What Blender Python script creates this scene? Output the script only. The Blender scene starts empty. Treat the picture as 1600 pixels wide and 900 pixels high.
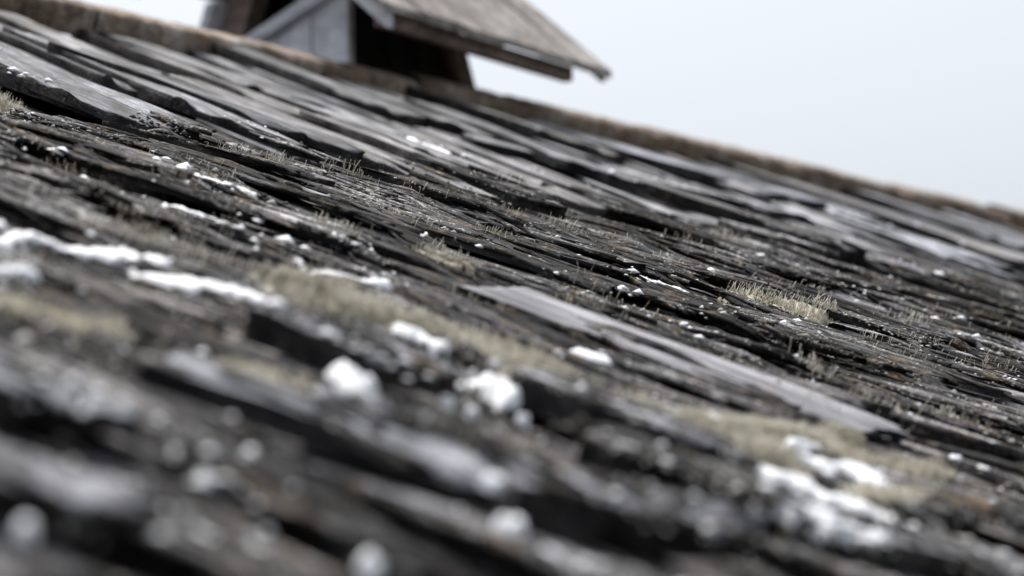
import bpy, math, random
import numpy as np
from mathutils import Matrix, Vector, Euler

random.seed(11)
rng = np.random.default_rng(11)
scene = bpy.context.scene
COL = scene.collection
rad = math.radians

# ------------------------------------------------------------------ the roof plane and the camera over it
# roof coordinates: u along the ridge, v up the slope (0 below the camera), n off the surface, metres
PITCH = rad(20.0)
RIDGE_V = 3.48
CAM_H = 0.30
PHI, DEP, ROLL = rad(51.9), rad(6.68), rad(16.1)
FPX = 4200.0                                    # focal length for a picture 1600 wide
M_ROOF = Matrix.Translation((0, 0, 4.0)) @ Matrix.Rotation(PITCH, 4, 'X')

_a = Vector((math.sin(PHI), math.cos(PHI), 0)); _n = Vector((0, 0, 1)); _r = Vector((math.cos(PHI), -math.sin(PHI), 0))
_F = _a * math.cos(DEP) - _n * math.sin(DEP)
_U0 = _a * math.sin(DEP) + _n * math.cos(DEP)
_R = _r * math.cos(ROLL) + _U0 * math.sin(ROLL)
_U = -_r * math.sin(ROLL) + _U0 * math.cos(ROLL)
_C = Vector((0, 0, CAM_H))

cam_data = bpy.data.cameras.new('camera')
cam = bpy.data.objects.new('camera', cam_data)
COL.objects.link(cam)
rot = Matrix((_R, _U, -_F)).transposed().to_4x4()
cam.matrix_world = M_ROOF @ Matrix.Translation(_C) @ rot
cam_data.sensor_width = 36.0
cam_data.lens = FPX / 1600 * 36
cam_data.clip_start = 0.02
cam_data.clip_end = 3000
cam_data.dof.use_dof = True
cam_data.dof.focus_distance = 3.10
cam_data.dof.aperture_fstop = 4.2
cam_data.dof.aperture_blades = 0
scene.camera = cam

# ------------------------------------------------------------------ overcast sky and a veiled sun
SUN_EL, SUN_AZ = rad(62), rad(22)               # azimuth measured from +Y (up the slope) towards +X (along the ridge)
world = bpy.data.worlds.new('World'); scene.world = world; world.use_nodes = True
wn, wl = world.node_tree.nodes, world.node_tree.links
wn.clear()
wo = wn.new('ShaderNodeOutputWorld'); wb = wn.new('ShaderNodeBackground')
sky = wn.new('ShaderNodeTexSky'); sky.sky_type = 'NISHITA'; sky.sun_disc = False
sky.sun_elevation = SUN_EL; sky.sun_rotation = SUN_AZ
sky.air_density = 1.0; sky.dust_density = 6.0; sky.ozone_density = 1.0
hs = wn.new('ShaderNodeHueSaturation'); hs.inputs['Saturation'].default_value = 0.30
mx = wn.new('ShaderNodeMixRGB'); mx.inputs[0].default_value = 0.30
mx.inputs[2].default_value = (7.0, 7.7, 8.8, 1)  # the even cloud layer
wl.new(sky.outputs[0], hs.inputs['Color']); wl.new(hs.outputs[0], mx.inputs[1])
wl.new(mx.outputs[0], wb.inputs['Color']); wl.new(wb.outputs[0], wo.inputs['Surface'])
wb.inputs['Strength'].default_value = 0.117

sun_data = bpy.data.lights.new('sun', 'SUN'); sun_data.energy = 4.4; sun_data.angle = rad(12); sun_data.color = (1.0, 0.97, 0.93)
sun = bpy.data.objects.new('sun', sun_data); COL.objects.link(sun)
sd = Vector((math.sin(SUN_AZ) * math.cos(SUN_EL), math.cos(SUN_AZ) * math.cos(SUN_EL), math.sin(SUN_EL)))
sun.rotation_euler = (-sd).to_track_quat('-Z', 'Y').to_euler()
sun.location = (0, 0, 30)

scene.view_settings.view_transform = 'Standard'
scene.view_settings.look = 'None'
scene.view_settings.exposure = 0.48
scene.view_settings.gamma = 1.0
scene.view_settings.use_curve_mapping = False
scene.render.engine = 'CYCLES'
scene.cycles.use_denoising = True
scene.cycles.max_bounces = 6

# ------------------------------------------------------------------ helpers
def ray(px, py):
    """direction, in roof coordinates, of a pixel of the 1600x900 photograph"""
    return _F + _R * ((px - 800) / FPX) - _U * ((py - 450) / FPX)

def at(px, py, n=0.0):
    d = ray(px, py); t = (n - _C.z) / d.z
    return _C + d * t

def proj(u, v, n=0.0):
    d = Vector((u, v, n)) - _C
    z = d.dot(_F)
    return 800 + FPX * d.dot(_R) / z, 450 - FPX * d.dot(_U) / z, z

def wray(px, py):
    return M_ROOF @ _C, (M_ROOF.to_3x3() @ ray(px, py))

def hit_plane(px, py, axis, val):
    o, d = wray(px, py)
    return o + d * ((val - o[axis]) / d[axis])

def mesh_from(name, verts, faces, mat=None, smooth=False):
    me = bpy.data.meshes.new(name)
    me.from_pydata([tuple(v) for v in verts], [], [tuple(f) for f in faces])
    me.update()
    if mat: me.materials.append(mat)
    if smooth:
        me.polygons.foreach_set('use_smooth', [True] * len(me.polygons))
    return me

def link(name, me, parent=None, mw=None, label=None, cat=None, group=None, kind=None):
    o = bpy.data.objects.new(name, me)
    COL.objects.link(o)
    if parent is not None: o.parent = parent
    if mw is not None: o.matrix_basis = mw
    if label: o['label'] = label
    if cat: o['category'] = cat
    if group: o['group'] = group
    if kind: o['kind'] = kind
    return o

def quads_to_mesh(name, V, Q, mat, smooth=False, tri=False):
    """fast mesh from numpy arrays (all quads or all tris)"""
    k = 3 if tri else 4
    me = bpy.data.meshes.new(name)
    me.vertices.add(len(V)); me.vertices.foreach_set('co', np.asarray(V, np.float32).ravel())
    me.loops.add(len(Q) * k); me.loops.foreach_set('vertex_index', np.asarray(Q, np.int32).ravel())
    me.polygons.add(len(Q))
    me.polygons.foreach_set('loop_start', np.arange(0, len(Q) * k, k, dtype=np.int32))
    me.polygons.foreach_set('loop_total', np.full(len(Q), k, dtype=np.int32))
    if smooth: me.polygons.foreach_set('use_smooth', np.ones(len(Q), bool))
    me.update(calc_edges=True); me.validate()
    if mat: me.materials.append(mat)
    return me

# smooth value noise in numpy -------------------------------------------------
_tab = rng.random((256, 256)) * 2 - 1
def vnoise(x, y):
    x = np.asarray(x, float); y = np.asarray(y, float)
    xi = np.floor(x).astype(int); yi = np.floor(y).astype(int)
    fx = x - xi; fy = y - yi
    fx = fx * fx * (3 - 2 * fx); fy = fy * fy * (3 - 2 * fy)
    g = lambda a, b: _tab[a & 255, b & 255]
    return (g(xi, yi) * (1 - fx) + g(xi + 1, yi) * fx) * (1 - fy) + (g(xi, yi + 1) * (1 - fx) + g(xi + 1, yi + 1) * fx) * fy
def fbm(x, y, o=4):
    s = 0; a = 1; t = 0
    for i in range(o):
        s = s + a * vnoise(x * 2 ** i + 17.3 * i, y * 2 ** i + 9.1 * i); t += a; a *= .5
    return s / t

# ------------------------------------------------------------------ materials
class NT:
    def __init__(s, name, rough=.8, spec=.3):
        s.m = bpy.data.materials.new(name); s.m.use_nodes = True
        s.t = s.m.node_tree; s.n = s.t.nodes; s.l = s.t.links
        s.b = s.n['Principled BSDF']
        s.b.inputs['Roughness'].default_value = rough
        s.b.inputs['Specular IOR Level'].default_value = spec
    def new(s, t, **k):
        n = s.n.new(t)
        for a, b in k.items(): setattr(n, a, b)
        return n
    def link(s, a, b): s.l.new(a, b)
    def coords(s, scale, rnd=True, kind='Object'):
        tc = s.new('ShaderNodeTexCoord'); mp = s.new('ShaderNodeMapping')
        mp.inputs['Scale'].default_value = scale
        if rnd:
            oi = s.new('ShaderNodeObjectInfo'); ml = s.new('ShaderNodeMath', operation='MULTIPLY'); ml.inputs[1].default_value = 57.0
            s.link(oi.outputs['Random'], ml.inputs[0])
            ad = s.new('ShaderNodeVectorMath', operation='ADD')
            s.link(tc.outputs[kind], ad.inputs[0]); s.link(ml.outputs[0], ad.inputs[1]); s.link(ad.outputs[0], mp.inputs['Vector'])
        else:
            s.link(tc.outputs[kind], mp.inputs['Vector'])
        return mp.outputs['Vector']
    def noise(s, vec, scale, detail=4, rough=.6, dist=0.0):
        n = s.new('ShaderNodeTexNoise'); n.inputs['Scale'].default_value = scale
        n.inputs['Detail'].default_value = detail; n.inputs['Roughness'].default_value = rough
        n.inputs['Distortion'].default_value = dist
        s.link(vec, n.inputs['Vector']); return n.outputs['Fac']
    def ramp(s, fac, stops):
        r = s.new('ShaderNodeValToRGB'); cr = r.color_ramp
        while len(cr.elements) < len(stops): cr.elements.new(.5)
        for e, (p, c) in zip(cr.elements, stops):
            e.position = p; e.color = (*c, 1) if len(c) == 3 else c
        s.link(fac, r.inputs['Fac']); return r.outputs['Color']
    def mix(s, fac, a, b, mode='MIX'):
        m = s.new('ShaderNodeMixRGB', blend_type=mode)
        for i, x in enumerate((fac, a, b)):
            if isinstance(x, (int, float)): m.inputs[i].default_value = x
            elif isinstance(x, tuple): m.inputs[i].default_value = (*x, 1)
            else: s.link(x, m.inputs[i])
        return m.outputs[0]
    def bump(s, h, strength, dist):
        b = s.new('ShaderNodeBump'); b.inputs['Strength'].default_value = strength; b.inputs['Distance'].default_value = dist
        s.link(h, b.inputs['Height']); return b
    def done(s, col, nrm=None):
        s.link(col, s.b.inputs['Base Color'])
        if nrm is not None: s.link(nrm.outputs['Normal'], s.b.inputs['Normal'])
        return s.m

G = lambda v: (v, v, v)
def wood(name, dark, mid, light, lichen=.5, moss=.4, bump=.9, varied=True, rough=.75, brown=(.13, .095, .062), fine=1.0, spec=.10, vary=1.0):
    t = NT(name, rough, spec)
    fib = t.noise(t.coords((1, .05, 1)), 260 * fine, 3, .7, .3)           # fine fibre, stretched along the board
    band = t.noise(t.coords((1, .10, 1)), 40, 2, .6, .4)
    patch = t.noise(t.coords((1, .5, 1)), 9, 3, .6)
    crumb = t.noise(t.coords((1, .7, 1)), 210, 2, .7)
    spot = t.noise(t.coords((1, .6, 1)), 30, 3, .75, .6)
    f = t.mix(.5, fib, band); f = t.mix(.38, f, patch)
    col = t.ramp(f, [(.40, dark), (.5, mid), (.60, light)])
    if varied:                                                          # every shingle has weathered to its own tone
        oi = t.new('ShaderNodeObjectInfo'); ta = t.new('ShaderNodeAttribute', attribute_name='tone')
        sm = t.new('ShaderNodeMath', operation='ADD'); fr_ = t.new('ShaderNodeMath', operation='FRACT')
        t.link(oi.outputs['Random'], sm.inputs[0]); t.link(ta.outputs['Fac'], sm.inputs[1]); t.link(sm.outputs[0], fr_.inputs[0])
        tone = t.ramp(fr_.outputs[0], [(0, (.25, .25, .26)), (.18, (.74, .68, .63)), (.34, (.42, .42, .44)), (.5, (.95, .92, .96)), (.64, (.5, .46, .43)), (.8, (1.15, 1.15, 1.2)), (.9, (.8, .74, .7)), (1, (1.7, 1.68, 1.7))])
        col = t.mix(vary, col, tone, 'MULTIPLY')
    mk = t.ramp(spot, [(.60 - .12 * moss, G(0)), (.70 - .08 * moss, G(1))])
    mf = t.mix(1.0, mk, G(min(1, .35 + moss)), 'MULTIPLY')
    col = t.mix(mf, col, t.ramp(crumb, [(.35, tuple(c * .35 for c in brown)), (.55, brown), (.7, tuple(c * 2.1 for c in brown))]))
    lk = t.ramp(t.mix(.45, crumb, patch), [(.60 - .05 * lichen, G(0)), (.645 - .05 * lichen, G(1))])
    lf = t.mix(1.0, lk, G(.85 * min(1, lichen + .2)), 'MULTIPLY')
    col = t.mix(lf, col, (.52, .515, .50))
    h = t.mix(.35, fib, t.mix(.5, crumb, band))
    return t.done(col, t.bump(h, bump, .006))

W_BOARD = wood('weathered_board_wood', (.025, .025, .027), (.178, .187, .2), (.485, .503, .535), lichen=.2, moss=.25, bump=.6, rough=.62)
W_SHAKE = wood('rotten_shingle_wood', (.0035, .0035, .0042), (.03, .03, .032), (.42, .421, .44), lichen=.5, moss=.45, bump=1.0)
W_EDGE = wood('shaded_edge_wood', (.006, .006, .0065), (.022, .021, .022), (.065, .062, .062), lichen=.1, moss=.1, bump=.8, vary=.5)  # edge faces painted dark for their shade, besides some algae
W_CLEAN = wood('pale_replaced_board_wood', (.05, .05, .054), (.165, .163, .175), (.35, .347, .367), lichen=.3, moss=-.2, bump=.6, varied=False, rough=.6)
W_RIDGE = wood('ridge_board_wood', (.075, .056, .044), (.21, .16, .125), (.40, .33, .275), lichen=.7, moss=.7, bump=.9, vary=.25, brown=(.2, .135, .085))
W_PALE = wood('silvered_wall_wood', (.34, .35, .38), (.52, .53, .57), (.68, .69, .73), lichen=0, moss=-.8, bump=.4, varied=False)
W_SHADOW = wood('shade_black_wood', (.006, .006, .007), (.012, .012, .014), (.028, .026, .026), lichen=-1, moss=-1, bump=.4, varied=False)  # near-black wood: shade under the eaves and inside is put into the colour
W_BROWN = wood('brown_rafter_wood', (.09, .066, .058), (.18, .137, .12), (.27, .215, .19), lichen=-.5, moss=-.2, bump=.5, varied=False)
W_CAP = wood('small_roof_wood', (.11, .098, .09), (.25, .226, .208), (.40, .372, .35), lichen=.1, moss=.35, bump=.7, vary=.22, brown=(.13, .11, .08))

def snow_mat():
    t = NT('old_granular_snow', .55, .4)
    g = t.noise(t.coords((1, 1, 1), False), 420, 4, .7); c = t.noise(t.coords((1, 1, 1), False), 60, 3)
    t.b.inputs['Subsurface Weight'].default_value = .25
    t.b.inputs['Subsurface Radius'].default_value = (.006, .007, .008); t.b.inputs['Subsurface Scale'].default_value = 1.0
    return t.done(t.ramp(c, [(.3, (.68, .695, .735)), (.6, (.83, .84, .865))]), t.bump(t.mix(.4, g, c), .6, .004))
SNOW = snow_mat()

def moss_mat():
    t = NT('dry_lichen_moss', .9, .1)
    at_ = t.new('ShaderNodeAttribute', attribute_name='tint')
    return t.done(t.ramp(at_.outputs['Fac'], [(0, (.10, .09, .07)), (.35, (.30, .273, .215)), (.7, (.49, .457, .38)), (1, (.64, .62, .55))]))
MOSS = moss_mat()

def crumb_mat():
    t = NT('crust_lichen', .95, .1)
    at_ = t.new('ShaderNodeAttribute', attribute_name='tint')
    return t.done(t.ramp(at_.outputs['Fac'], [(0, (.012, .012, .012)), (.4, (.06, .056, .05)), (.65, (.26, .25, .23)), (1, (.58, .57, .55))]))
CRUMB = crumb_mat()

def grass_mat():
    t = NT('meadow_grass', .9, .2)
    v = t.coords((1, 1, 1), False)
    return t.done(t.ramp(t.noise(v, .6, 6), [(.35, (.035, .04, .018)), (.65, (.09, .09, .045))]), t.bump(t.noise(v, 8, 5), .5, .05))

# ------------------------------------------------------------------ the ground
S = 1500
link('ground', mesh_from('ground', [(-S, -S, 0), (S, -S, 0), (S, S, 0), (-S, S, 0)], [(0, 1, 2, 3)], grass_mat()), kind='structure')

# ------------------------------------------------------------------ the roof
roof = link('shingle_roof', None, mw=M_ROOF, label='old roof of weathered grey split wooden shingles, mossy, with bits of snow', cat='roof')
U0, U1, V0 = -1.2, 7.6, -1.3

def box(name, lo, hi, mat, parent, mw=None, **k):
    x0, y0, z0 = lo; x1, y1, z1 = hi
    V = [(x0, y0, z0), (x1, y0, z0), (x1, y1, z0), (x0, y1, z0), (x0, y0, z1), (x1, y0, z1), (x1, y1, z1), (x0, y1, z1)]
    F = [(3, 2, 1, 0), (4, 5, 6, 7), (0, 1, 5, 4), (1, 2, 6, 5), (2, 3, 7, 6), (3, 0, 4, 7)]
    return link(name, mesh_from(name, V, F, mat), parent, mw, **k)

box('roof_deck', (U0 + .05, V0 + .12, -.15), (U1 - .05, RIDGE_V - .05, -.105), W_SHADOW, roof)  # deck painted near-black to deepen the shade in the shingle gaps

SIDES = {}                                      # face count -> range of the edge faces
# one shingle: a split board, its long fibres along y, lower end at y = 0, resting face at z = 0
def shingle_arrays(W, L, T, nx, ny, seed, grain, ragged, wavy, cup, bow, feather, slant=0.0, wear=.035):
    r = np.random.default_rng(seed)
    sx, sy = r.random(2) * 200
    xs = np.linspace(-.5, .5, nx + 1); ys = np.linspace(0, 1, ny + 1) ** 1.15
    X, Y = np.meshgrid(xs, ys)                      # rows along y
    fx = X * W
    # fibres: ridges running along the board, wandering slowly
    wander = .005 * vnoise(Y * L * 5 + sx, np.zeros_like(Y) + sy)
    g = fbm((fx + wander) * 170 + sx, Y * L * 1.3 + sy, 3)
    g2 = fbm((fx + wander) * 60 + sy, Y * L * 1.0 + sx, 3)
    H = T * (1 + .10 * fbm(X * 2 + sx, Y * 3 + sy, 2)) + grain * (.55 * g + .8 * g2)
    # cracks: narrow deep grooves
    for c in range(r.integers(1, 4)):
        xc = (r.random() - .5) * W * .8 + .008 * vnoise(Y * L * 7 + c * 9 + sx, Y * 0 + sy)
        H = H - grain * 2.2 * np.exp(-((fx - xc) / (W * .018 + .0015)) ** 2) * np.clip(1.15 - Y * r.uniform(.5, 1.8), 0, 1)
    # feathered, worn lower end
    H = H * (1 - feather * np.exp(-Y * L / wear) * (.55 + .45 * vnoise(X * 6 + sx, Y * 0 + sy)))
    H = np.maximum(H, T * .18)
    # ragged end and wavy sides
    end = ragged * (fbm(xs * 4 + sx, xs * 0 + sy, 2) + (.7 if W < .1 else .3) * vnoise(xs * 23 + sy, xs * 0 + sx))
    corner = np.clip(np.abs(xs) * 2 - .72, 0, 1) * ragged * 1.6 * r.random()
    PY = Y * L + (end + corner - slant * xs * W)[None, :] * np.clip(1 - Y * L / .42, 0, 1) ** 2
    side = wavy * fbm(Y * L * 6 + sx, Y * 0 + sy + 3, 3)
    taper = 1 + r.uniform(-.12, .12) * (Y - .5)
    PX = fx * taper + side * (np.abs(X) * 2) ** 2 * np.sign(X) + .4 * wavy * vnoise(Y * L * 2.5 + sy, Y * 0 + sx)
    base = cup * ((X * 2) ** 2) + bow * (np.exp(-Y * L / .25)) + .35 * bow * vnoise(Y * L * 4 + sy, X * 1.5 + sx)
    top = np.stack([PX, PY, base + H], -1).reshape(-1, 3)
    n1 = nx + 1
    idx = np.arange((nx + 1) * (ny + 1)).reshape(ny + 1, n1)
    Q = np.stack([idx[:-1, :-1], idx[:-1, 1:], idx[1:, 1:], idx[1:, :-1]], -1).reshape(-1, 4)
    # underside perimeter (inset a touch so the edges are not machine-cut)
    per = np.concatenate([idx[0, :], idx[1:, -1], idx[-1, -2::-1], idx[-2:0:-1, 0]])
    low = top[per].copy()
    low[:, 2] = base.reshape(-1)[per]
    jit = (r.random(len(per)) - .5) * T * .35
    low[:, 0] += np.sign(-top[per][:, 0]) * .002 + jit * .4; low[:, 1] += jit
    mid = (top[per] + low) / 2 + np.stack([(r.random(len(per)) - .5) * T * .3, (r.random(len(per)) - .3) * T * .4, (r.random(len(per)) - .5) * T * .3], -1)
    k = len(per); o1 = len(top); o2 = o1 + k
    a = np.arange(k); b = (a + 1) % k
    S1 = np.stack([per[a], o1 + a, o1 + b, per[b]], -1)
    S2 = np.stack([o1 + a, o2 + a, o2 + b, o1 + b], -1)
    V = np.concatenate([top, mid, low])
    # underside: strips between the two long sides
    nb = len(V)
    brow = base + 0
    bot = np.stack([PX, PY, brow], -1)[:, [0, nx // 2, nx]].reshape(-1, 3); bot[:, 2] += .0005
    V = np.concatenate([V, bot]); bi = nb + np.arange(3 * (ny + 1)).reshape(ny + 1, 3)
    B = np.stack([bi[:-1, 1:], bi[:-1, :-1], bi[1:, :-1], bi[1:, 1:]], -1).reshape(-1, 4)
    SIDES[len(Q) + len(S1) + len(S2) + len(B)] = (len(Q), len(Q) + len(S1) + len(S2))
    return V, np.concatenate([Q, S1, S2, B])

def make_variants(n, kind, hi=True):
    out = []
    for i in range(n):
        r = np.random.default_rng(1000 + i + (0 if kind == 'board' else 500))
        if kind == 'board':
            W, L, T = r.uniform(.12, .18), r.uniform(.85, 1.05), r.uniform(.016, .026)
            V, Q = shingle_arrays(W, L, T, 18 if hi else 6, 32 if hi else 10, 77 + i, .0015, .022, .004, r.uniform(-.003, .004), r.uniform(-.002, .006), .6, r.uniform(1.2, 3.2), .08)
        else:
            W, L, T = r.uniform(.028, .085), r.uniform(.24, .40), r.uniform(.005, .011)
            V, Q = shingle_arrays(W, L, T, 14 if hi else 5, 26 if hi else 8, 177 + i, .0022, .05, .006, r.uniform(-.003, .003), r.uniform(-.002, .010), .6, r.uniform(-.4, 1.8), .05)
        out.append((W, L, T, V, Q))
    return out
NB, NS = 14, 30
VB, VS = make_variants(NB, 'board'), make_variants(NS, 'shake')
VBl, VSl = make_variants(NB, 'board', False), make_variants(NS, 'shake', False)

# lay the courses -------------------------------------------------------------
items = []      # (kind, variant, matrix)
def place(kind, k, u, v, n, tilt, skew, roll, sx=1.0, sy=1.0):
    m = Matrix.Translation((u, v, n)) @ Matrix.Rotation(skew, 4, 'Z') @ Matrix.Rotation(-tilt, 4, 'X') @ Matrix.Rotation(roll, 4, 'Y') @ Matrix.Diagonal((sx, sy, 1, 1))
    items.append((kind, k, m))

R = random
HOLES = [(150, 590, 90, 28), (470, 815, 50, 18), (800, 735, 60, 16), (520, 300, 55, 12), (1240, 430, 60, 12), (1450, 700, 70, 14)]   # where shingles have rotted away
# rotten lower courses
v = V0
while v < 2.14:
    u = U0 + R.uniform(0, .1)
    e = R.uniform(.075, .105)
    fore = v < .95
    if fore: e *= 1.15
    while u < U1:
        k = R.randrange(NS); W, L, T = VS[k][:3]
        x_, y_, z_ = proj(u, v + .05) if (Vector((u, v, 0)) - _C).dot(_F) > .15 else (9e9, 0, 1)
        near = -500 < x_ < 2100 and -200 < y_ < 1200
        lift = R.choice((-.008, -.004, 0, 0, .002, .005, .009, .013)) + R.uniform(-.003, .003)
        if fore: lift *= 1.45
        hole = any((x_ - hx) ** 2 / rx ** 2 + (y_ - hy) ** 2 / ry ** 2 < 1 for hx, hy, rx, ry in HOLES)
        if R.random() > .10 and not hole:
            place('shake', k, u + W / 2, v + R.uniform(-.06, .06), -.020 + lift, rad(R.uniform(1.6, 4.6)), rad(R.gauss(-1.5, 3.2)), rad(R.gauss(1.0, 4.0)), (1.3 if fore else 1) if near else 1.9, 1.0 if fore else 1)
        u += W * R.uniform(.80, 1.0) * ((1.3 if fore else 1) if near else 1.9)
    v += e if v > -.6 else e * 1.6
# long boards of the top courses, skewed and lapping each other sideways like a fan
for layer, (va, vb, sk) in enumerate(((2.12, 2.24, -14), (2.28, 2.6, -15), (2.75, 3.1, -13))):
    u = U0 - .1 + R.uniform(0, .15)
    while u < U1:
        k = R.randrange(NB); W, L, T = VB[k][:3]
        v_ = R.uniform(va, vb)
        skew = rad(sk + R.gauss(0, 2.4))
        sy = min(1.0, (RIDGE_V - .01 - v_) / (L * math.cos(skew)))
        if R.random() > (.04, .15, .1)[layer]:
            place('board', k, u + W / 2, v_, (-.060, -.066, -.058)[layer] + R.uniform(-.012, .010), rad(R.uniform(.5, 1.4)), skew, rad(R.gauss(-.5, 2.2)), R.uniform(.8, 1.1), sy)
        u += W * R.uniform(.85, 1.15)
# the loose uppermost boards, each where it lies: upper end, lower end (pixels of the photograph), width, lift
LOOSE = [((0, 66), (225, 172), .11, 0), ((75, 72), (335, 192), .10, .004), ((-60, 68), (100, 142), .10, -.004), ((190, 116), (455, 214), .10, .004),
         ((140, 36), (388, 134), .15, .012), ((-40, 0), (185, 108), .13, .010), ((345, 148), (645, 272), .10, 0), ((390, 130), (722, 262), .11, .006),
         ((300, 66), (565, 180), .10, .012), ((465, 150), (805, 292), .09, .002), ((490, 112), (722, 207), .15, .012), ((700, 190), (905, 275), .12, .010),
         ((800, 252), (1035, 347), .10, 0), ((860, 250), (1190, 336), .10, .006), ((800, 222), (1085, 327), .11, .008), ((1100, 352), (1262, 402), .10, -.002),
         ((1050, 312), (1255, 382), .10, .004), ((1180, 272), (1600, 415), .15, .014), ((1270, 385), (1450, 432), .10, 0), ((1290, 350), (1555, 434), .11, .006),
         ((1330, 296), (1640, 392), .14, .010), ((620, 140), (880, 232), .11, .012), ((930, 225), (1200, 305), .12, .012), ((560, 215), (760, 300), .09, 0)]
FRONT = [((330, 640), (795, 805), .050), ((-40, 620), (115, 690), .05), ((880, 650), (1095, 745), .045), ((880, 840), (1140, 900), .05), ((1000, 760), (1180, 820), .04), ((480, 560), (640, 622), .05), ((-30, 795), (150, 860), .05), ((560, 700), (700, 750), .04), ((1330, 860), (1600, 930), .05)]
u = 1.5
while u < 6.2:                                          # narrower slats between them
    k = R.randrange(NB); W, L, T = VB[k][:3]
    v_ = R.uniform(2.2, 3.1); skew = rad(R.gauss(-16, 2.5)); w_ = R.uniform(.04, .07)
    ln = min(R.uniform(.6, .95), (RIDGE_V - .01 - v_) / math.cos(skew))
    place('board', k, u, v_, -.030 + R.uniform(-.010, .012), rad(R.uniform(.5, 1.2)), skew, rad(R.gauss(-1, 2)), w_ / W, ln / L)
    u += R.uniform(.03, .075)
for i, (a_, b_, w_, up) in enumerate(LOOSE):
    pa_, pb_ = at(*a_, .0), at(*b_, .0)
    d_ = pa_ - pb_
    skew = math.atan2(-d_.x, d_.y)
    k = (i * 5) % NB; W, L, T = VB[k][:3]
    ln = min(d_.length + .18, (RIDGE_V - .01 - pb_.y) / math.cos(skew))
    place('board', k, pb_.x + w_ * .45, pb_.y, -.030 + up * 1.3 + (.0, .012, .004, .018, -.006)[i % 5], rad(.8), skew, rad((-1.5, .8, -2.5, 0)[i % 4]), w_ * .66 / W, ln / L)

for i, (a_, b_, w_) in enumerate(FRONT):                # single boards among the near shingles
    pa_, pb_ = at(*a_, .0), at(*b_, .0)
    d_ = pa_ - pb_
    k = (i * 3 + 1) % NB; W, L, T = VB[k][:3]
    place('board', k, pb_.x, pb_.y, .004, rad(1.0), math.atan2(-d_.x, d_.y), rad(-4), w_ / W, (d_.length + .04) / L)

# heights of the finished surface, for whatever lies on it ---------------------
CELL = .006
HU0, HV0 = -.6, -1.0
NU, NV = int((6.2 - HU0) / CELL), int((3.6 - HV0) / CELL)
HM = np.full((NU, NV), -.10)
def stamp(V, m):
    A = np.array(m); P = V @ A[:3, :3].T + A[:3, 3]
    i = ((P[:, 0] - HU0) / CELL).astype(int); j = ((P[:, 1] - HV0) / CELL).astype(int)
    ok = (i >= 0) & (i < NU) & (j >= 0) & (j < NV)
    np.maximum.at(HM, (i[ok], j[ok]), P[ok, 2])

ranked = []
for it in items:
    kind, k, m = it
    W, L, T, V, Q = (VB if kind == 'board' else VS)[k]
    stamp(V, m)
    c = m @ Vector((0, L * .2, T))
    x, y, z = proj(*c) if (c - _C).dot(_F) > .15 else (9e9, 0, 1)
    seen = -120 < x < 1720 and -60 < y < 1010 and z > 0
    ranked.append((-(W * L) / (z * z) if seen else 0, seen))
for s in (1, -1, 2, -2):                               # close the gaps between stamped points
    HM = np.maximum(HM, np.roll(HM, s, 1) - .0015)
for s in (1, -1):
    HM = np.maximum(HM, np.roll(HM, s, 0) - .0015)
HS = HM.copy()                                         # a smoother copy for snow to bridge over
for _ in range(9):
    HS = (HS + np.roll(HS, 1, 0) + np.roll(HS, -1, 0) + np.roll(HS, 1, 1) + np.roll(HS, -1, 1)) / 5
def box_mean(A, r):
    for ax in (0, 1):
        c = np.cumsum(np.pad(A, [(r + 1, r) if ax == a else (0, 0) for a in (0, 1)], mode='edge'), axis=ax)
        n_ = A.shape[ax]
        A = (np.take(c, np.arange(2 * r + 1, 2 * r + 1 + n_), ax) - np.take(c, np.arange(0, n_), ax)) / (2 * r + 1)
    return A
HW = box_mean(box_mean(HM, 10), 10)
HS = np.clip(HS, HW - .005, HW + .004)                 # snow bridges the gaps and leaves the proud edges bare
def height(u, v, H=None):
    H = HM if H is None else H
    i = np.clip(((np.asarray(u) - HU0) / CELL).astype(int), 0, NU - 1); j = np.clip(((np.asarray(v) - HV0) / CELL).astype(int), 0, NV - 1)
    return H[i, j]

def at_s(px, py):
    p = at(px, py)
    for _ in range(4): p = at(px, py, float(height(p.x, p.y, HW)) * .8)
    return p
order = sorted(range(len(items)), key=lambda q: ranked[q][0])
own = {q for q in order[:290] if ranked[q][1]}
mesh_cache = {}
rest_V, rest_Q, off = [], [], 0
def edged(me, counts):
    """the split edges and butt ends, algae-stained and with their shade painted in, against the silvered faces"""
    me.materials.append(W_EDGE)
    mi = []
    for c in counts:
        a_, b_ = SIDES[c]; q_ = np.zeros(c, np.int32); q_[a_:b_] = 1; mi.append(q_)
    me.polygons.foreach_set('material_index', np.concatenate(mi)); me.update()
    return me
matw = {'board': W_BOARD, 'shake': W_SHAKE}
rest = {'board': [[], [], 0, []], 'shake': [[], [], 0, []]}
for q, (kind, k, m) in enumerate(items):
    if q in own:
        if (kind, k) not in mesh_cache:
            _, _, _, V, Q = (VB if kind == 'board' else VS)[k]
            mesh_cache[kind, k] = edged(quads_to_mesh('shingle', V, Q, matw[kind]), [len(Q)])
        link('shingle', mesh_cache[kind, k], roof, m)
    else:
        V, Q = (VB if kind == 'board' and ranked[q][1] else VS if ranked[q][1] else VBl if kind == 'board' else VSl)[k][3:]
        A = np.array(m); P = V @ A[:3, :3].T + A[:3, 3]
        b = rest[kind]; b[0].append(P); b[1].append(Q + b[2]); b[2] += len(P); b[3].append(np.full(len(P), rng.random(), np.float32))
for kind in rest:
    if rest[kind][0]:
        me = quads_to_mesh('shingle_cover', np.concatenate(rest[kind][0]), np.concatenate(rest[kind][1]), matw[kind])
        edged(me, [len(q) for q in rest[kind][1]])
        me.attributes.new('tone', 'FLOAT', 'POINT').data.foreach_set('value', np.concatenate(rest[kind][3]))
        link('shingle_cover', me, roof, kind='stuff')
print('shingles', len(items), 'own', len(own))

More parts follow.
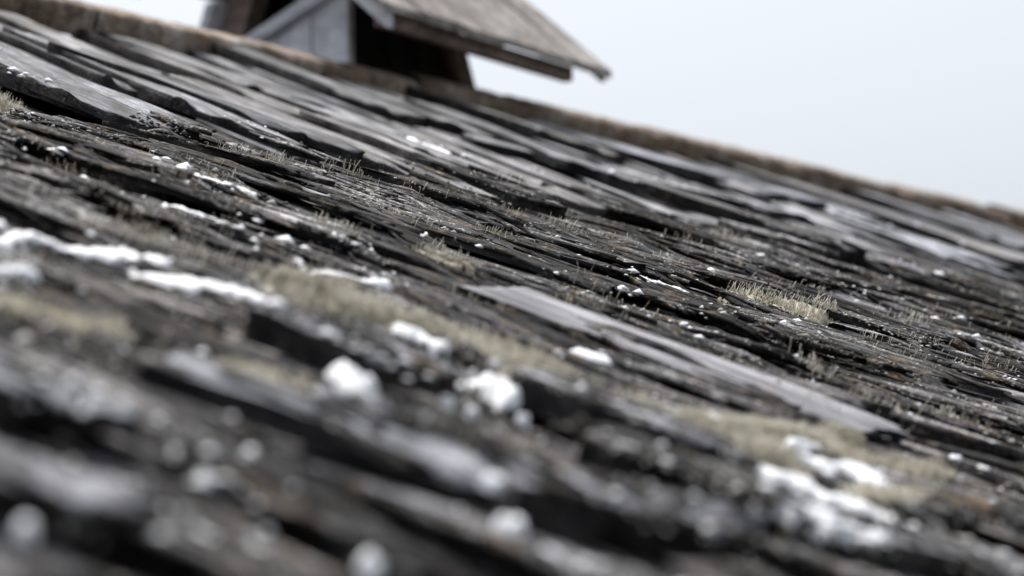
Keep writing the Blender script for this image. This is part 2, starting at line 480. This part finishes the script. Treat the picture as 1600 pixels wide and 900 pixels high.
# the pale replaced board lying over the rotten ones
pa, pb = at(768, 458, .0), at(1362, 676, .0)
d = pa - pb; L = d.length
V, Q = shingle_arrays(.125, L, .008, 24, 70, 4242, .0016, .03, .010, .001, .0, .6)
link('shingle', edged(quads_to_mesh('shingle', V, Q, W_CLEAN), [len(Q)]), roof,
     Matrix.Translation((pb.x, pb.y, -.004)) @ Matrix.Rotation(math.atan2(-d.x, d.y), 4, 'Z') @ Matrix.Rotation(rad(.25), 4, 'X') @ Matrix.Rotation(rad(-1.5), 4, 'Y'), label='pale clean replacement shingle')

# ridge boards standing just above the top course
u = U0
i = 0
for u1 in (.6, 2.3, 3.1, 3.95, 4.75, 5.6, 6.4, U1):
    nx_, nyz = 110, 10
    Lb = u1 - u - .004
    xs = np.linspace(0, Lb, nx_ + 1)
    th = np.linspace(-1.9, 2.2, nyz + 1)               # a rounded, worn section
    TH, XS = np.meshgrid(th, xs)
    rr = 1 + .16 * fbm(XS * 5 + i * 13, TH * .9, 3) + .20 * fbm(XS * 45 + i * 7, TH * 3, 3)
    sq = lambda q: np.sign(q) * np.abs(q) ** .45
    zz = .004 + .003 * ((i * 5) % 3) / 2 + .023 * sq(np.cos(TH)) * (1 + .25 * (rr - 1)) + .003 * vnoise(XS * 1.2 + i * 5, TH * 0) + .003 * fbm(XS * 60 + i, TH, 2) - .007 * (vnoise(XS * 9 + i * 3, XS * 0) > .66)
    yy = RIDGE_V + .02 + .05 * sq(np.sin(TH)) * (1 + .3 * (rr - 1))
    V = np.stack([XS + u, yy, zz - (np.abs(TH) > 1.5) * .02], -1).reshape(-1, 3)
    idx = np.arange(len(V)).reshape(nx_ + 1, nyz + 1)
    Q = np.stack([idx[:-1, :-1], idx[1:, :-1], idx[1:, 1:], idx[:-1, 1:]], -1).reshape(-1, 4)
    me = quads_to_mesh('ridge_board', V, Q[:, ::-1], W_RIDGE, True)
    link('ridge_board', me, roof)
    u = u1; i += 1

# far slope of the roof and the walls below
FAR = Matrix.Translation((0, RIDGE_V + .06, -.05)) @ Matrix.Rotation(-2 * PITCH, 4, 'X')
box('far_slope', (U0, .03, -.06), (U1, 4.6, -.01), W_BOARD, roof, FAR)
inv = M_ROOF.inverted()
yr = (M_ROOF @ Vector((0, RIDGE_V, 0))).y
zr = (M_ROOF @ Vector((0, RIDGE_V, 0))).z
def wall(x0, x1, y0, y1, z1):
    box('wall', (x0, y0, -.05), (x1, y1, z1), W_BROWN, roof, inv)
wall(U0 + .4, U1 - .4, -.85, -.70, 3.55)
wall(U0 + .4, U1 - .4, yr + 3.75, yr + 3.9, 3.55)
wall(U0 + .4, U0 + .55, -.697, yr + 3.747, 3.56)
wall(U1 - .55, U1 - .4, -.697, yr + 3.747, 3.56)

# splinters lying along the fibres -------------------------------------------
def in_view(u, v, n=0.0, m=60):
    P = np.stack([u, v, np.zeros_like(u) + n], -1) - np.array(_C)
    z = P @ np.array(_F); x = 800 + FPX * (P @ np.array(_R)) / z; y = 450 - FPX * (P @ np.array(_U)) / z
    return (z > .2) & (x > -m) & (x < 1600 + m) & (y > -m) & (y < 900 + m), x, y
def scatter(n, vlo, vhi, margin=80):
    us, vs = [], []
    while sum(map(len, us)) < n:
        u = rng.uniform(-.4, 5.0, 40000); v = rng.uniform(vlo, vhi, 40000)
        ok, _, _ = in_view(u, v, 0, margin)
        us.append(u[ok]); vs.append(v[ok])
    return np.concatenate(us)[:n], np.concatenate(vs)[:n]

def splinters(n, vlo, vhi):
    """flat flakes of split wood that follow the surface they lie on"""
    u, v = scatter(n, vlo, vhi)
    seg = 8
    t = np.linspace(0, 1, seg + 1)[None, :]
    L = rng.uniform(.03, .20, n)[:, None]; w = (rng.uniform(.003, .014, n) * rng.uniform(.5, 1, n))[:, None]
    th = rng.uniform(.001, .0035, n)[:, None]; a = rng.normal(0, .06, n)[:, None]
    k = np.arange(n)[:, None] * 3.7
    wid = w * np.clip(np.minimum(t * 5, (1 - t) * 3) + .2, 0, 1) * (1 + .5 * vnoise(t * 7 + k, t * 0 + k))
    cx = u[:, None] - np.sin(a) * t * L + .004 * vnoise(t * 3 + k, k + t * 0); cy = v[:, None] + np.cos(a) * t * L
    z = height(cx, cy)
    flat = (z.max(1) - z.min(1)) < .011
    u, v, L, w, th, a, k, wid, cx, cy, z = [q[flat] for q in (u, v, L, w, th, a, k, wid, cx, cy, z)]; n = len(z)
    for _ in range(4):
        z[:, 1:-1] = (z[:, :-2] + z[:, 1:-1] + z[:, 2:]) / 3
    z = z + th * (.6 + .4 * vnoise(t * 5 + k, k + 8))
    r1 = rng.normal(0, .25, (n, 1)) * wid
    P = np.stack([np.stack([cx - wid / 2, cy, z - th * 1.5 - r1 / 2], -1), np.stack([cx - wid * .42, cy, z - r1 / 2], -1),
                  np.stack([cx + wid * .40, cy, z + th * .25 + r1 / 2], -1), np.stack([cx + wid / 2, cy, z - th * 1.5 + r1 / 2], -1)], 2)
    V = P.reshape(-1, 3)
    I = np.arange(len(V)).reshape(n, seg + 1, 4); J = np.roll(I, -1, 2)
    Q = np.stack([I[:, :-1], I[:, 1:], J[:, 1:], J[:, :-1]], -1).reshape(-1, 4)
    return V, Q
V, Q = splinters(5200, -.2, 2.3)
link('splinters', quads_to_mesh('splinters', V, Q, W_SHAKE), roof, kind='stuff')

# crust lichen and rotten crumbs: tiny lumps in drifts -------------------------
OCT = np.array([(1, 0, 0), (0, 1, 0), (-1, 0, 0), (0, -1, 0), (0, 0, 1), (0, 0, -.6)], float)
OCTF = np.array([(0, 1, 4), (1, 2, 4), (2, 3, 4), (3, 0, 4), (1, 0, 5), (2, 1, 5), (3, 2, 5), (0, 3, 5)])
def lumps(name, u, v, z, size, tint, mat, parent=None, mw=None, flat=.8, **k):
    n = len(u)
    an = rng.uniform(0, 6.28, n); c, s_ = np.cos(an), np.sin(an)
    P = OCT[None] * size[:, None, None] * rng.uniform(.55, 1.25, (n, 6, 1)) * np.array([1, 1.5, 1]) * np.array([1, 1, 1])
    X = P[..., 0] * c[:, None] - P[..., 1] * s_[:, None] + u[:, None]; Y = P[..., 0] * s_[:, None] + P[..., 1] * c[:, None] + v[:, None]
    V = np.stack([X, Y, P[..., 2] * flat + z[:, None]], -1).reshape(-1, 3)
    Q = (OCTF[None] + (np.arange(n) * 6)[:, None, None]).reshape(-1, 3)
    me = quads_to_mesh(name, V, Q, mat, tri=True)
    if tint is not None:
        me.attributes.new('tint', 'FLOAT', 'POINT').data.foreach_set('value', np.repeat(tint, 6).astype(np.float32))
    return link(name, me, parent, mw, **k)
u, v = scatter(60000, -.2, 2.35)
keep = fbm(u * 7, v * 3.2, 3) + rng.normal(0, .16, len(u)) > .08
u, v = u[keep], v[keep]
tint = np.clip(.46 + .6 * fbm(u * 16 + 5, v * 9, 2) + rng.normal(0, .16, len(u)), 0, 1)
lumps('crust_lichen', u, v, height(u, v) + .0005, rng.gamma(2.0, .0006, len(u)) + .0006, tint, CRUMB, None, M_ROOF,
      label='grey crust lichen crumbling over the rotten shingles', cat='lichen', kind='stuff')

# ------------------------------------------------------------------ the small ventilator house on the ridge
yf = yr + .10
cl = hit_plane(545, 85, 1, yf); crt = hit_plane(745, 128, 1, yf)
x0, x1 = cl.x, crt.x
yb = hit_plane(312, 38, 0, x0).y + .05
print('cupola', x0, x1, yf, yb, cl.z, crt.z, zr)

ye = yf - .20
vent = link('roof_ventilator', None, mw=Matrix.Translation((x0, yf, 5.0)), label='small wooden ventilator turret with pitched board roof straddling the ridge', cat='turret')
VI = Matrix.Translation((-x0, -yf, -5.0))
TAPER, ZB = .19, 5.25
xc, yc = (x0 + x1) / 2, (yf + yb) / 2
def lean(p):
    x, y, z = p
    k = TAPER * (z - ZB)
    return (x - k * (1 if x > xc else -1) * min(1, abs(x - xc) / .12), y - k * (1 if y > yc else -1) * min(1, abs(y - yc) / .12), z)
def prism(name, pts, axis, d0, d1, mat, leaned=True, parent=vent, **k):
    """a polygon given in the plane across `axis`, thick from d0 to d1 along it"""
    def p3(a, b, d): return (d, a, b) if axis == 0 else (a, d, b) if axis == 1 else (a, b, d)
    V = [p3(a, b, d0) for a, b in pts] + [p3(a, b, d1) for a, b in pts]
    if leaned: V = [lean(p) for p in V]
    n = len(pts)
    F = [tuple(range(n))[::-1], tuple(range(n, 2 * n))] + [(i, (i + 1) % n, n + (i + 1) % n, n + i) for i in range(n)]
    me = mesh_from(name, [VI @ Vector(p) for p in V], F, mat)
    import bmesh
    bm = bmesh.new(); bm.from_mesh(me); bmesh.ops.recalc_face_normals(bm, faces=bm.faces); bm.to_mesh(me); bm.free()
    return link(name, me, parent, **k)
def rect(a0, a1, b0, b1): return [(a0, b0), (a1, b0), (a1, b1), (a0, b1)]
RP = rad(38.2)
z_eave = hit_plane(775, 52, 1, ye).z                    # top of the roof boards at the eave
def zroof(y): return z_eave + (min(y, 2 * yc - y) - ye) * math.tan(RP)
ZT = 4.95
YBK = yb + .02                                           # the back eave hardly overhangs
# corner posts
prism('post', rect(yb - .022, yb, ZT, zroof(yb) - .05), 0, x0, x0 + .05, W_PALE)
prism('post', rect(yb - .10, yb - .03, ZT, zroof(yb - .06) - .05), 0, x0 + .035, x0 + .08, W_BROWN)
prism('post', rect(x0 + .004, x0 + .05, ZT, zroof(yf) - .05), 1, yf + .004, yf + .045, W_SHADOW)
prism('post', rect(x1 - .05, x1, ZT, zroof(yf) - .05), 1, yf, yf + .05, W_BROWN)
prism('post', rect(x1 - .05, x1, ZT, zroof(yf) - .05), 1, yb - .05, yb, W_BROWN)
# brace and boarding of the open gable end
b0, b1 = hit_plane(412, 62, 0, x0), hit_plane(506, 0, 0, x0)
sl = (b1.z - b0.z) / (b1.y - b0.y)
def zbr(y): return b0.z + (y - b0.y) * sl
yl, yh = yb - .03, yf + .02
prism('brace', [(yb - .12, zbr(yb - .12)), (yh, zbr(yh)), (yh, zbr(yh) + .028), (yb - .12, zbr(yb - .12) + .028)], 0, x0 - .022, x0 + .02, W_PALE)
y = yf
for i in range(5):
    w_ = (.052, .047, .055, .05, .05)[i]
    ya, yb_ = y + .002, y + w_
    if zbr(yb_) > ZT:
        prism('wall_board', [(ya, ZT), (yb_, ZT), (yb_, zbr(yb_) - .004), (ya, zbr(ya) - .004)], 0, x0 + .003 * (i % 2), x0 + .018, W_PALE)
    y += w_
# boarding at front, far end and back, its shade painted near-black
nb = 6
for i in range(nb):
    a0 = x0 + .05 + (x1 - x0 - .10) * i / nb; a1 = x0 + .05 + (x1 - x0 - .10) * (i + 1) / nb
    prism('wall_board', rect(a0 + .0015, a1 - .0015, ZT, zroof(yf + .03) - .03), 1, yf + .02 + .003 * (i % 2), yf + .036, W_SHADOW)
    prism('wall_board', rect(a0 + .0015, a1 - .0015, ZT, zroof(yb - .03) - .03), 1, yb - .04, yb - .022 + .003 * (i % 2), W_SHADOW)
for i in range(5):
    a0 = yf + .05 + (yb - yf - .10) * i / 5; a1 = yf + .05 + (yb - yf - .10) * (i + 1) / 5
    prism('wall_board', [(a0 + .0015, ZT), (a1 - .0015, ZT), (a1 - .0015, zroof(a1) - .04), (a0 + .0015, zroof(a0) - .04)], 0, x1 - .03, x1 - .012 + .003 * (i % 2), W_SHADOW)
# fascia board under the front eave; the old roof hangs a little lower at its far end
sag = lambda x, z: z - .035 * (x - xc)
def sagged(o):
    for v_ in o.data.vertices: v_.co.z -= .035 * (v_.co.x + x0 - xc)
    return o
fl, fr = hit_plane(606, 44, 1, ye).x, hit_plane(902, 126, 1, ye).x
zfb = hit_plane(745, 84, 1, ye + .012).z
sagged(prism('fascia', rect(fl, fr, zfb, z_eave - .017), 1, ye + .012, ye + .034, W_BROWN, False))
def barge(xa, xb, mat, drop, top):
    for ya, yz in ((ye - .004, yc), (YBK, yc)):
        sagged(prism('barge_board', [(ya, zroof(ya) - drop), (yz, zroof(yz) - drop), (yz, zroof(yz) - top), (ya, zroof(ya) - top)], 0, xa, xb, mat, False))
barge(fl - .012, fl + .010, W_PALE, .050, .017)
rr_ = hit_plane(945, 108, 1, ye).x
barge(rr_ - .022, rr_ - .004, W_BROWN, .032, .017)
# roof boards, down the slope
nbd = 6
xa, xb = fl - .03, rr_
for s_ in (0, 1):
    for i in range(nbd):
        a0 = xa + (xb - xa) * i / nbd + .0012; a1 = xa + (xb - xa) * (i + 1) / nbd - .0012
        dz = .004 * ((i * 3) % 4) / 3
        e_ = (ye - .010 - .004 * ((i * 7) % 3)) if s_ == 0 else YBK
        f_ = yc - .003 if s_ == 0 else yc + .003
        pts = [(e_, zroof(e_) - .014), (f_, zroof(f_) - .014), (f_, zroof(f_) + dz), (e_, zroof(e_) + dz)]
        sagged(prism('roof_board', pts, 0, a0, a1, W_CAP, False))

# ------------------------------------------------------------------ snow left on the roof
def grid_patch(pts, half, thick, seed, rough=.75, H=None, cell=.003):
    P = np.array([(p.x, p.y) for p in pts]); h = np.array(half if hasattr(half, '__len__') else [half] * len(P))
    mrg = h.max() * 2.6
    us = np.arange(P[:, 0].min() - mrg, P[:, 0].max() + mrg, cell); vs = np.arange(P[:, 1].min() - mrg, P[:, 1].max() + mrg, cell)
    U_, V_ = np.meshgrid(us, vs, indexing='ij')
    best = np.full(U_.shape, -9.0)
    if len(P) == 1: P = np.concatenate([P, P + 1e-4]); h = np.concatenate([h, h])
    for i in range(len(P) - 1):
        d = P[i + 1] - P[i]; t = np.clip(((U_ - P[i, 0]) * d[0] + (V_ - P[i, 1]) * d[1]) / (d @ d), 0, 1)
        D = np.hypot(U_ - P[i, 0] - t * d[0], V_ - P[i, 1] - t * d[1]); w = h[i] * (1 - t) + h[i + 1] * t
        best = np.maximum(best, 1 - D / w)
    m = best + rough * ((.55 * fbm(U_ * 48 + seed * 3.1, V_ * 26 + seed, 3) + .6 * fbm(U_ * 170 + seed, V_ * 90 + seed * 2, 3))) - .05
    z0 = height(U_, V_, HS if H is None else H)
    m = m - np.clip((np.median(z0[m > 0]) - .015 - z0) * 12, 0, .6) if (m > 0).any() else m      # it slumps away over the deep gaps
    top = z0 - .004 + (thick + .004) * np.clip(m * 1.8, 0, 1) ** .5 + (.35 * thick * fbm(U_ * 110 + seed, V_ * 90, 2) + .0016 * fbm(U_ * 420 + seed, V_ * 330, 2)) * (m > 0)
    ok = m > 0
    cellok = (ok[:-1, :-1].astype(int) + ok[1:, :-1] + ok[1:, 1:] + ok[:-1, 1:]) >= 2
    top = np.where(ok, top, z0 - .005)
    idx = np.arange(U_.size).reshape(U_.shape)
    Q = np.stack([idx[:-1, :-1], idx[1:, :-1], idx[1:, 1:], idx[:-1, 1:]], -1)[cellok]
    used = np.unique(Q); remap = np.zeros(U_.size, int); remap[used] = np.arange(len(used))
    V = np.stack([U_, V_, top], -1).reshape(-1, 3)[used]
    return V, remap[Q], (U_[ok], V_[ok], top[ok], m[ok])

def on_roof(V):
    """a local origin at the patch's foot"""
    c = V.mean(0); c[2] = V[:, 2].min()
    return V - c, M_ROOF @ Matrix.Translation(Vector(c))

grains = [[], [], [], []]
def snow(px, half, thick, label, seed):
    half = [h * .72 for h in half]; thick = max(thick * .5, .0048)
    pts = [at_s(x, y) for x, y in px]
    V, Q, (uu, vv, zz, mm) = grid_patch(pts, half, thick, seed)
    if len(Q) == 0: return
    V, mw = on_roof(V)
    link('snow_patch', quads_to_mesh('snow_patch', V, Q, SNOW, True), None, mw, label=label, cat='snow', group='patches of old snow on the shingles')
    n = max(12, len(uu) // 14); pick = rng.integers(0, len(uu), n)
    gu = uu[pick] + rng.normal(0, .012, n); gv = vv[pick] + rng.normal(0, .02, n)
    grains[0].append(gu); grains[1].append(gv); grains[2].append(height(gu, gv) + .001); grains[3].append(rng.gamma(2.0, .0011, n) + .0012)

SNOWS = [
 ([(-40, 362), (60, 378), (150, 392), (245, 412)], [.020, .021, .022, .018], .010, 'long bright snow streak running in from the left edge'),
 ([(225, 432), (300, 448), (400, 474)], [.018, .026, .014], .012, 'snow streak just below and right of the long left streak'),
 ([(-30, 424), (50, 440)], [.010, .009], .007, 'short snow strip at the left edge, under the long streak'),
 ([(530, 590), (560, 612), (590, 635)], [.011, .017, .009], .010, 'thick blurred snow lump left of the big moss cushion'),
 ([(740, 595), (795, 622)], [.012, .014], .010, 'blurred snow lump at the lower edge of the big moss cushion'),
 ([(620, 530), (655, 545), (690, 560)], [.010, .011, .008], .016, 'thin snow strip across the middle of the moss cushion'),
 ([(898, 551), (945, 566)], [.014, .012], .009, 'oval snow patch under the pale replaced board'),
 ([(1185, 740), (1250, 768), (1330, 800), (1400, 830), (1475, 860)], [.015, .023, .022, .018, .013], .024, 'longest snow streak at lower right'),
 ([(1250, 732), (1330, 752), (1375, 782)], [.014, .019, .014], .017, 'snow streak right above the longest lower right one'),
 ([(1190, 796), (1240, 818), (1280, 838)], [.010, .016, .013], .020, 'snow lump below the longest lower right streak'),
 ([(1290, 846), (1360, 858)], [.010, .014], .016, 'lowest snow lump of the lower right group'),
 ([(1120, 676), (1205, 688)], [.020, .020], .016, 'snow bar in the moss below the pale board'),
 ([(1035, 680), (1095, 685)], [.014, .016], .014, 'snow bar in the moss left of the one below the pale board'),
 ([(1232, 708), (1268, 716)], [.013, .013], .015, 'small snow lump between moss and lower right streaks'),
 ([(282, 272), (340, 292), (400, 312)], [.010, .010, .006], .004, 'thin sharp snow line at upper left, below the long boards'),
 ([(265, 325), (330, 344)], [.014, .012], .006, 'small snow streak between the thin upper line and the long left streak'),
 ([(700, 317), (760, 334)], [.016, .016], .006, 'small sharp snow patch in the upper middle of the roof'),
 ([(1000, 440), (1050, 455), (1095, 470)], [.010, .012, .008], .005, 'thin sharp snow line right of centre'),
 ([(995, 262), (1040, 272)], [.020, .014], .006, 'blurred snow patch among the top boards'),
 ([(640, 218), (700, 243)], [.018, .016], .006, 'snow dusting along a top board near the middle'),
 ([(1505, 796), (1555, 802)], [.012, .012], .010, 'lone snow lump near the lower right corner'),
 ([(520, 378), (580, 392)], [.012, .012], .005, 'faint snow scatter in the middle of the left half'),
 ([(470, 428), (600, 450)], [.014, .012], .005, 'low broken snow trail above the moss cushion'),
]
for i, (px, half, th, lab) in enumerate(SNOWS): snow(px, half, th, lab, i * 7 + 1)

# single clumps of snow, each a small ragged heap
SPOTS = [
 (75, 745, 30, 'large blurred snow clump nearest the left edge, low down'), (210, 750, 20, 'blurred snow clump second from the left edge in the lower left'),
 (262, 795, 22, 'blurred snow clump diagonally below the second from the left edge'), (322, 845, 28, 'round blurred snow clump left one of the pair by the bottom edge'),
 (400, 868, 30, 'big blurred snow clump right one of the pair by the bottom edge'), (132, 806, 22, 'dim blurred snow clump below the large one at the left edge'),
 (396, 708, 18, 'blurred snow clump on a pale shingle edge in the lower left quarter'), (556, 676, 24, 'blurred snow clump straight below the thick snow lump'),
 (725, 850, 26, 'blurred snow clump at bottom centre, left of two'), (862, 886, 30, 'blurred snow clump cut by the bottom edge at the centre'),
 (805, 824, 26, 'blurred snow clump at bottom centre, upper right of two'), (970, 820, 20, 'blurred snow clump right of the bottom centre pair'),
 (700, 638, 14, 'small snow ball left one of two below the moss cushion'), (737, 650, 13, 'small snow ball right one of two below the moss cushion'),
 (850, 687, 13, 'small greyish snow ball below the lower moss cushion'), (820, 645, 12, 'small snow ball at the left foot of the lower moss cushion'),
 (340, 560, 17, 'lone snow ball in the left half below the snow streaks'), (205, 447, 11, 'snow ball hanging under the long left streak'),
 (1110, 808, 15, 'small snow ball left of the lower right snow group'), (955, 612, 12, 'bright snow ball at the upper edge of the lower moss cushion'),
 (770, 772, 20, 'snow clump on the end of a pale shingle at lower centre'), (1015, 690, 15, 'snow ball at the left end of the moss strip'),
 (1390, 672, 8, 'tiny snow ball at the lower tip of the pale board'), (1498, 708, 10, 'small snow ball near the right edge above the corner lump'),
 (822, 540, 9, 'small snow ball right above the end of the moss cushion'), (655, 425, 6, 'tiny snow ball beside the brownish tuft in the middle'),
 (1345, 618, 9, 'small snow ball right of the pale board, upper one'), (1475, 566, 7, 'tiny sharp snow ball near the right edge'),
 (170, 242, 8, 'tiny snow clump at upper left, left one of two'), (205, 256, 7, 'tiny snow clump at upper left, right one of two'),
 (275, 212, 6, 'topmost tiny snow speck under the long boards at left'), (665, 365, 7, 'tiny snow ball alone in the sharp middle of the roof'),
 (935, 360, 8, 'tiny snow ball in the sharp zone above the thin snow line'), (760, 314, 7, 'tiny snow ball beside the small sharp snow patch'),
 (65, 322, 8, 'tiny snow ball near the left edge above the long streak'), (1160, 872, 16, 'dim snow clump at the bottom edge right of centre'),
 (588, 882, 24, 'dim snow clump at the bottom edge left of centre'), (40, 842, 18, 'dim snow clump in the lower left corner')]
for i, (x, y, r_, lab) in enumerate(SPOTS):
    p = at_s(x, y); z = (p - _C).dot(_F)
    s_ = r_ * z / FPX * (.75 if y < 500 else .72 if y < 640 else .74)
    p2 = p + Vector((.3 * s_ * ((i * 7) % 5 - 2) / 2, s_ * (.5 + ((i * 53) % 13) / 12), 0))
    V, Q, _ = grid_patch([p, p2], [s_, s_ * .7], s_ * .55, i * 11 + 5, cell=max(.0012, s_ / 7))
    if len(Q):
        V, mw = on_roof(V)
        link('snow_clump', quads_to_mesh('snow_clump', V, Q, SNOW, True), None, mw, label=lab, cat='snow', group='clumps of old snow')
u, v = scatter(6000, -.2, 2.9)
k_ = fbm(u * 5 + 40, v * 3, 3) + rng.normal(0, .07, len(u)) > .22
grains[0].append(u[k_]); grains[1].append(v[k_]); grains[2].append(height(u[k_], v[k_]) + .001); grains[3].append(rng.gamma(1.1, .0020, k_.sum()) + .001)
u, v = scatter(170, -.1, 1.15)                          # flecks caught between the near shingles
grains[0].append(u); grains[1].append(v); grains[2].append(height(u, v) + .001); grains[3].append(rng.gamma(1.6, .0013, len(u)) + .0012)
lumps('snow_grains', *[np.concatenate(g) for g in grains], None, SNOW, None, M_ROOF, flat=.55, label='loose snow grains scattered over the shingles', cat='snow', kind='stuff')

# ------------------------------------------------------------------ dry moss and cup lichen
def blades(u, v, z, h, r0, tint):
    n = len(u)
    an = rng.uniform(0, 6.28, n)
    lx, ly = rng.normal(0, .16, n) * h, rng.normal(-.06, .16, n) * h
    B = []
    for k, (f, rr) in enumerate(((0, 1.0), (.55, .75), (1, .55))):
        for j in range(3):
            a = an + j * 2.094
            B.append(np.stack([u + lx * f * f + np.cos(a) * r0 * rr, v + ly * f * f + np.sin(a) * r0 * rr, z + h * f * .96 - .001], -1))
    V = np.stack(B, 1)                                  # n, 9, 3
    F = []
    for k in (0, 3):
        for j in range(3):
            a, b = k + j, k + (j + 1) % 3
            F += [(a, b, b + 3), (a, b + 3, a + 3)]
    F += [(6, 7, 8)]
    F = np.array(F)
    Q = (F[None] + (np.arange(n) * 9)[:, None, None]).reshape(-1, 3)
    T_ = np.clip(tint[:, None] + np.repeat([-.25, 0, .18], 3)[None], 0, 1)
    return V.reshape(-1, 3), Q, T_.ravel()

def moss_object(name, parts, **k):
    V, Q, T_, o = [], [], [], 0
    for a, b, c in parts:
        V.append(a); Q.append(b + o); T_.append(c); o += len(a)
    V = np.concatenate(V); V, mw = on_roof(V)
    me = quads_to_mesh(name, V, np.concatenate(Q), MOSS, tri=True)
    me.attributes.new('tint', 'FLOAT', 'POINT').data.foreach_set('value', np.concatenate(T_).astype(np.float32))
    return link(name, me, None, mw, **k)

def cushion(px, half, thick, hgt, dens, label, seed):
    pts = [at_s(x, y) for x, y in px]; half = [h_ * (1.25 if dens > 2 else 1) for h_ in half]
    V, Q, (uu, vv, zz, mm) = grid_patch(pts, half, thick * .8, seed, .95)
    T3 = np.concatenate([Q[:, [0, 1, 2]], Q[:, [0, 2, 3]]])
    hgt *= .7
    mound = (V, T3, np.clip(.35 + .3 * fbm(V[:, 0] * 60, V[:, 1] * 60, 3) + rng.normal(0, .1, len(V)), 0, 1))
    n = int(len(uu) * dens); pick = rng.integers(0, len(uu), n)
    gu = uu[pick] + rng.uniform(-.003, .003, n); gv = vv[pick] + rng.uniform(-.003, .003, n)
    h = hgt * (.3 + 1.1 * rng.beta(1.2, 2.6, n)) * (.35 + .65 * np.clip(mm[pick] * 1.6, 0, 1)) * (1 + .5 * fbm(gu * 50, gv * 50, 2))
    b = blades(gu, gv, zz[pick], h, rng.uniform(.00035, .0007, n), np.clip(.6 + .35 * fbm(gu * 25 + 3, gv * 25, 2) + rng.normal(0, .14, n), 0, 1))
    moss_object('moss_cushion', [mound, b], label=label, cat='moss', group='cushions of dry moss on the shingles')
cushion([(455, 462), (540, 492), (620, 515), (700, 540), (790, 570), (825, 585)], [.03, .05, .06, .06, .05, .02], .012, .016, 3.2, 'long beige moss cushion left of the pale replaced board', 3)
cushion([(800, 602), (880, 622), (955, 645), (1010, 655)], [.02, .035, .04, .02], .010, .014, 3.2, 'beige moss cushion below the lower half of the pale board', 4)
cushion([(1010, 660), (1120, 680), (1240, 690), (1300, 690)], [.02, .035, .035, .02], .008, .012, 3.2, 'yellowish moss strip at the lower end of the pale board', 5)
cushion([(1105, 712), (1190, 728), (1215, 735)], [.02, .03, .015], .012, .015, 3.2, 'olive moss tuft just above the longest lower right snow streak', 6)
cushion([(1300, 715), (1380, 735), (1450, 745)], [.02, .035, .025], .009, .012, 1.2, 'brownish moss cushion right of the lower right snow', 7)
cushion([(1160, 462), (1200, 478), (1260, 488), (1290, 492)], [.03, .05, .04, .02], .006,   .026, .45, 'sharp tuft of upright lichen stalks right of centre', 8)
cushion([(370, 575), (470, 610), (560, 640)], [.02, .03, .02], .008, .010, 1.2, 'blurred brownish moss strip at left below the snow streaks', 9)
cushion([(10, 480), (90, 500), (170, 520)], [.03, .03, .015], .008, .010, 1.2, 'blurred brown moss patch at the left edge', 10)
cushion([(-10, 150), (20, 160)], [.03, .03], .006, .024, 1.0, 'small stalky tuft at the left edge below the long boards', 11)
cushion([(670, 402), (705, 414)], [.03, .025], .006, .018, .7, 'small brownish tuft in the middle of the roof', 12)
cushion([(1290, 820), (1350, 790), (1420, 790)], [.012, .02, .02], .008, .010, 1.2, 'olive moss between the lower right snow streaks', 13)

spots_u, spots_v = scatter(70, -.1, 2.35)
extra = [at(*p) for p in ((545, 268), (285, 292), (800, 300), (830, 305), (955, 462), (430, 265), (1075, 375), (1140, 372), (1270, 575), (1420, 495), (880, 350), (1470, 410), (285, 400), (210, 375), (1290, 640))]
spots_u = np.concatenate([spots_u, [p.x for p in extra]]); spots_v = np.concatenate([spots_v, [p.y for p in extra]])
parts = []
for i, (a, b) in enumerate(zip(spots_u, spots_v)):
    big = i >= 70
    n = int(rng.integers(8, 40) * (2.2 if big else 1)); sp = rng.uniform(.006, .02)
    gu = a + rng.normal(0, sp, n); gv = b + rng.normal(0, sp * 1.6, n)
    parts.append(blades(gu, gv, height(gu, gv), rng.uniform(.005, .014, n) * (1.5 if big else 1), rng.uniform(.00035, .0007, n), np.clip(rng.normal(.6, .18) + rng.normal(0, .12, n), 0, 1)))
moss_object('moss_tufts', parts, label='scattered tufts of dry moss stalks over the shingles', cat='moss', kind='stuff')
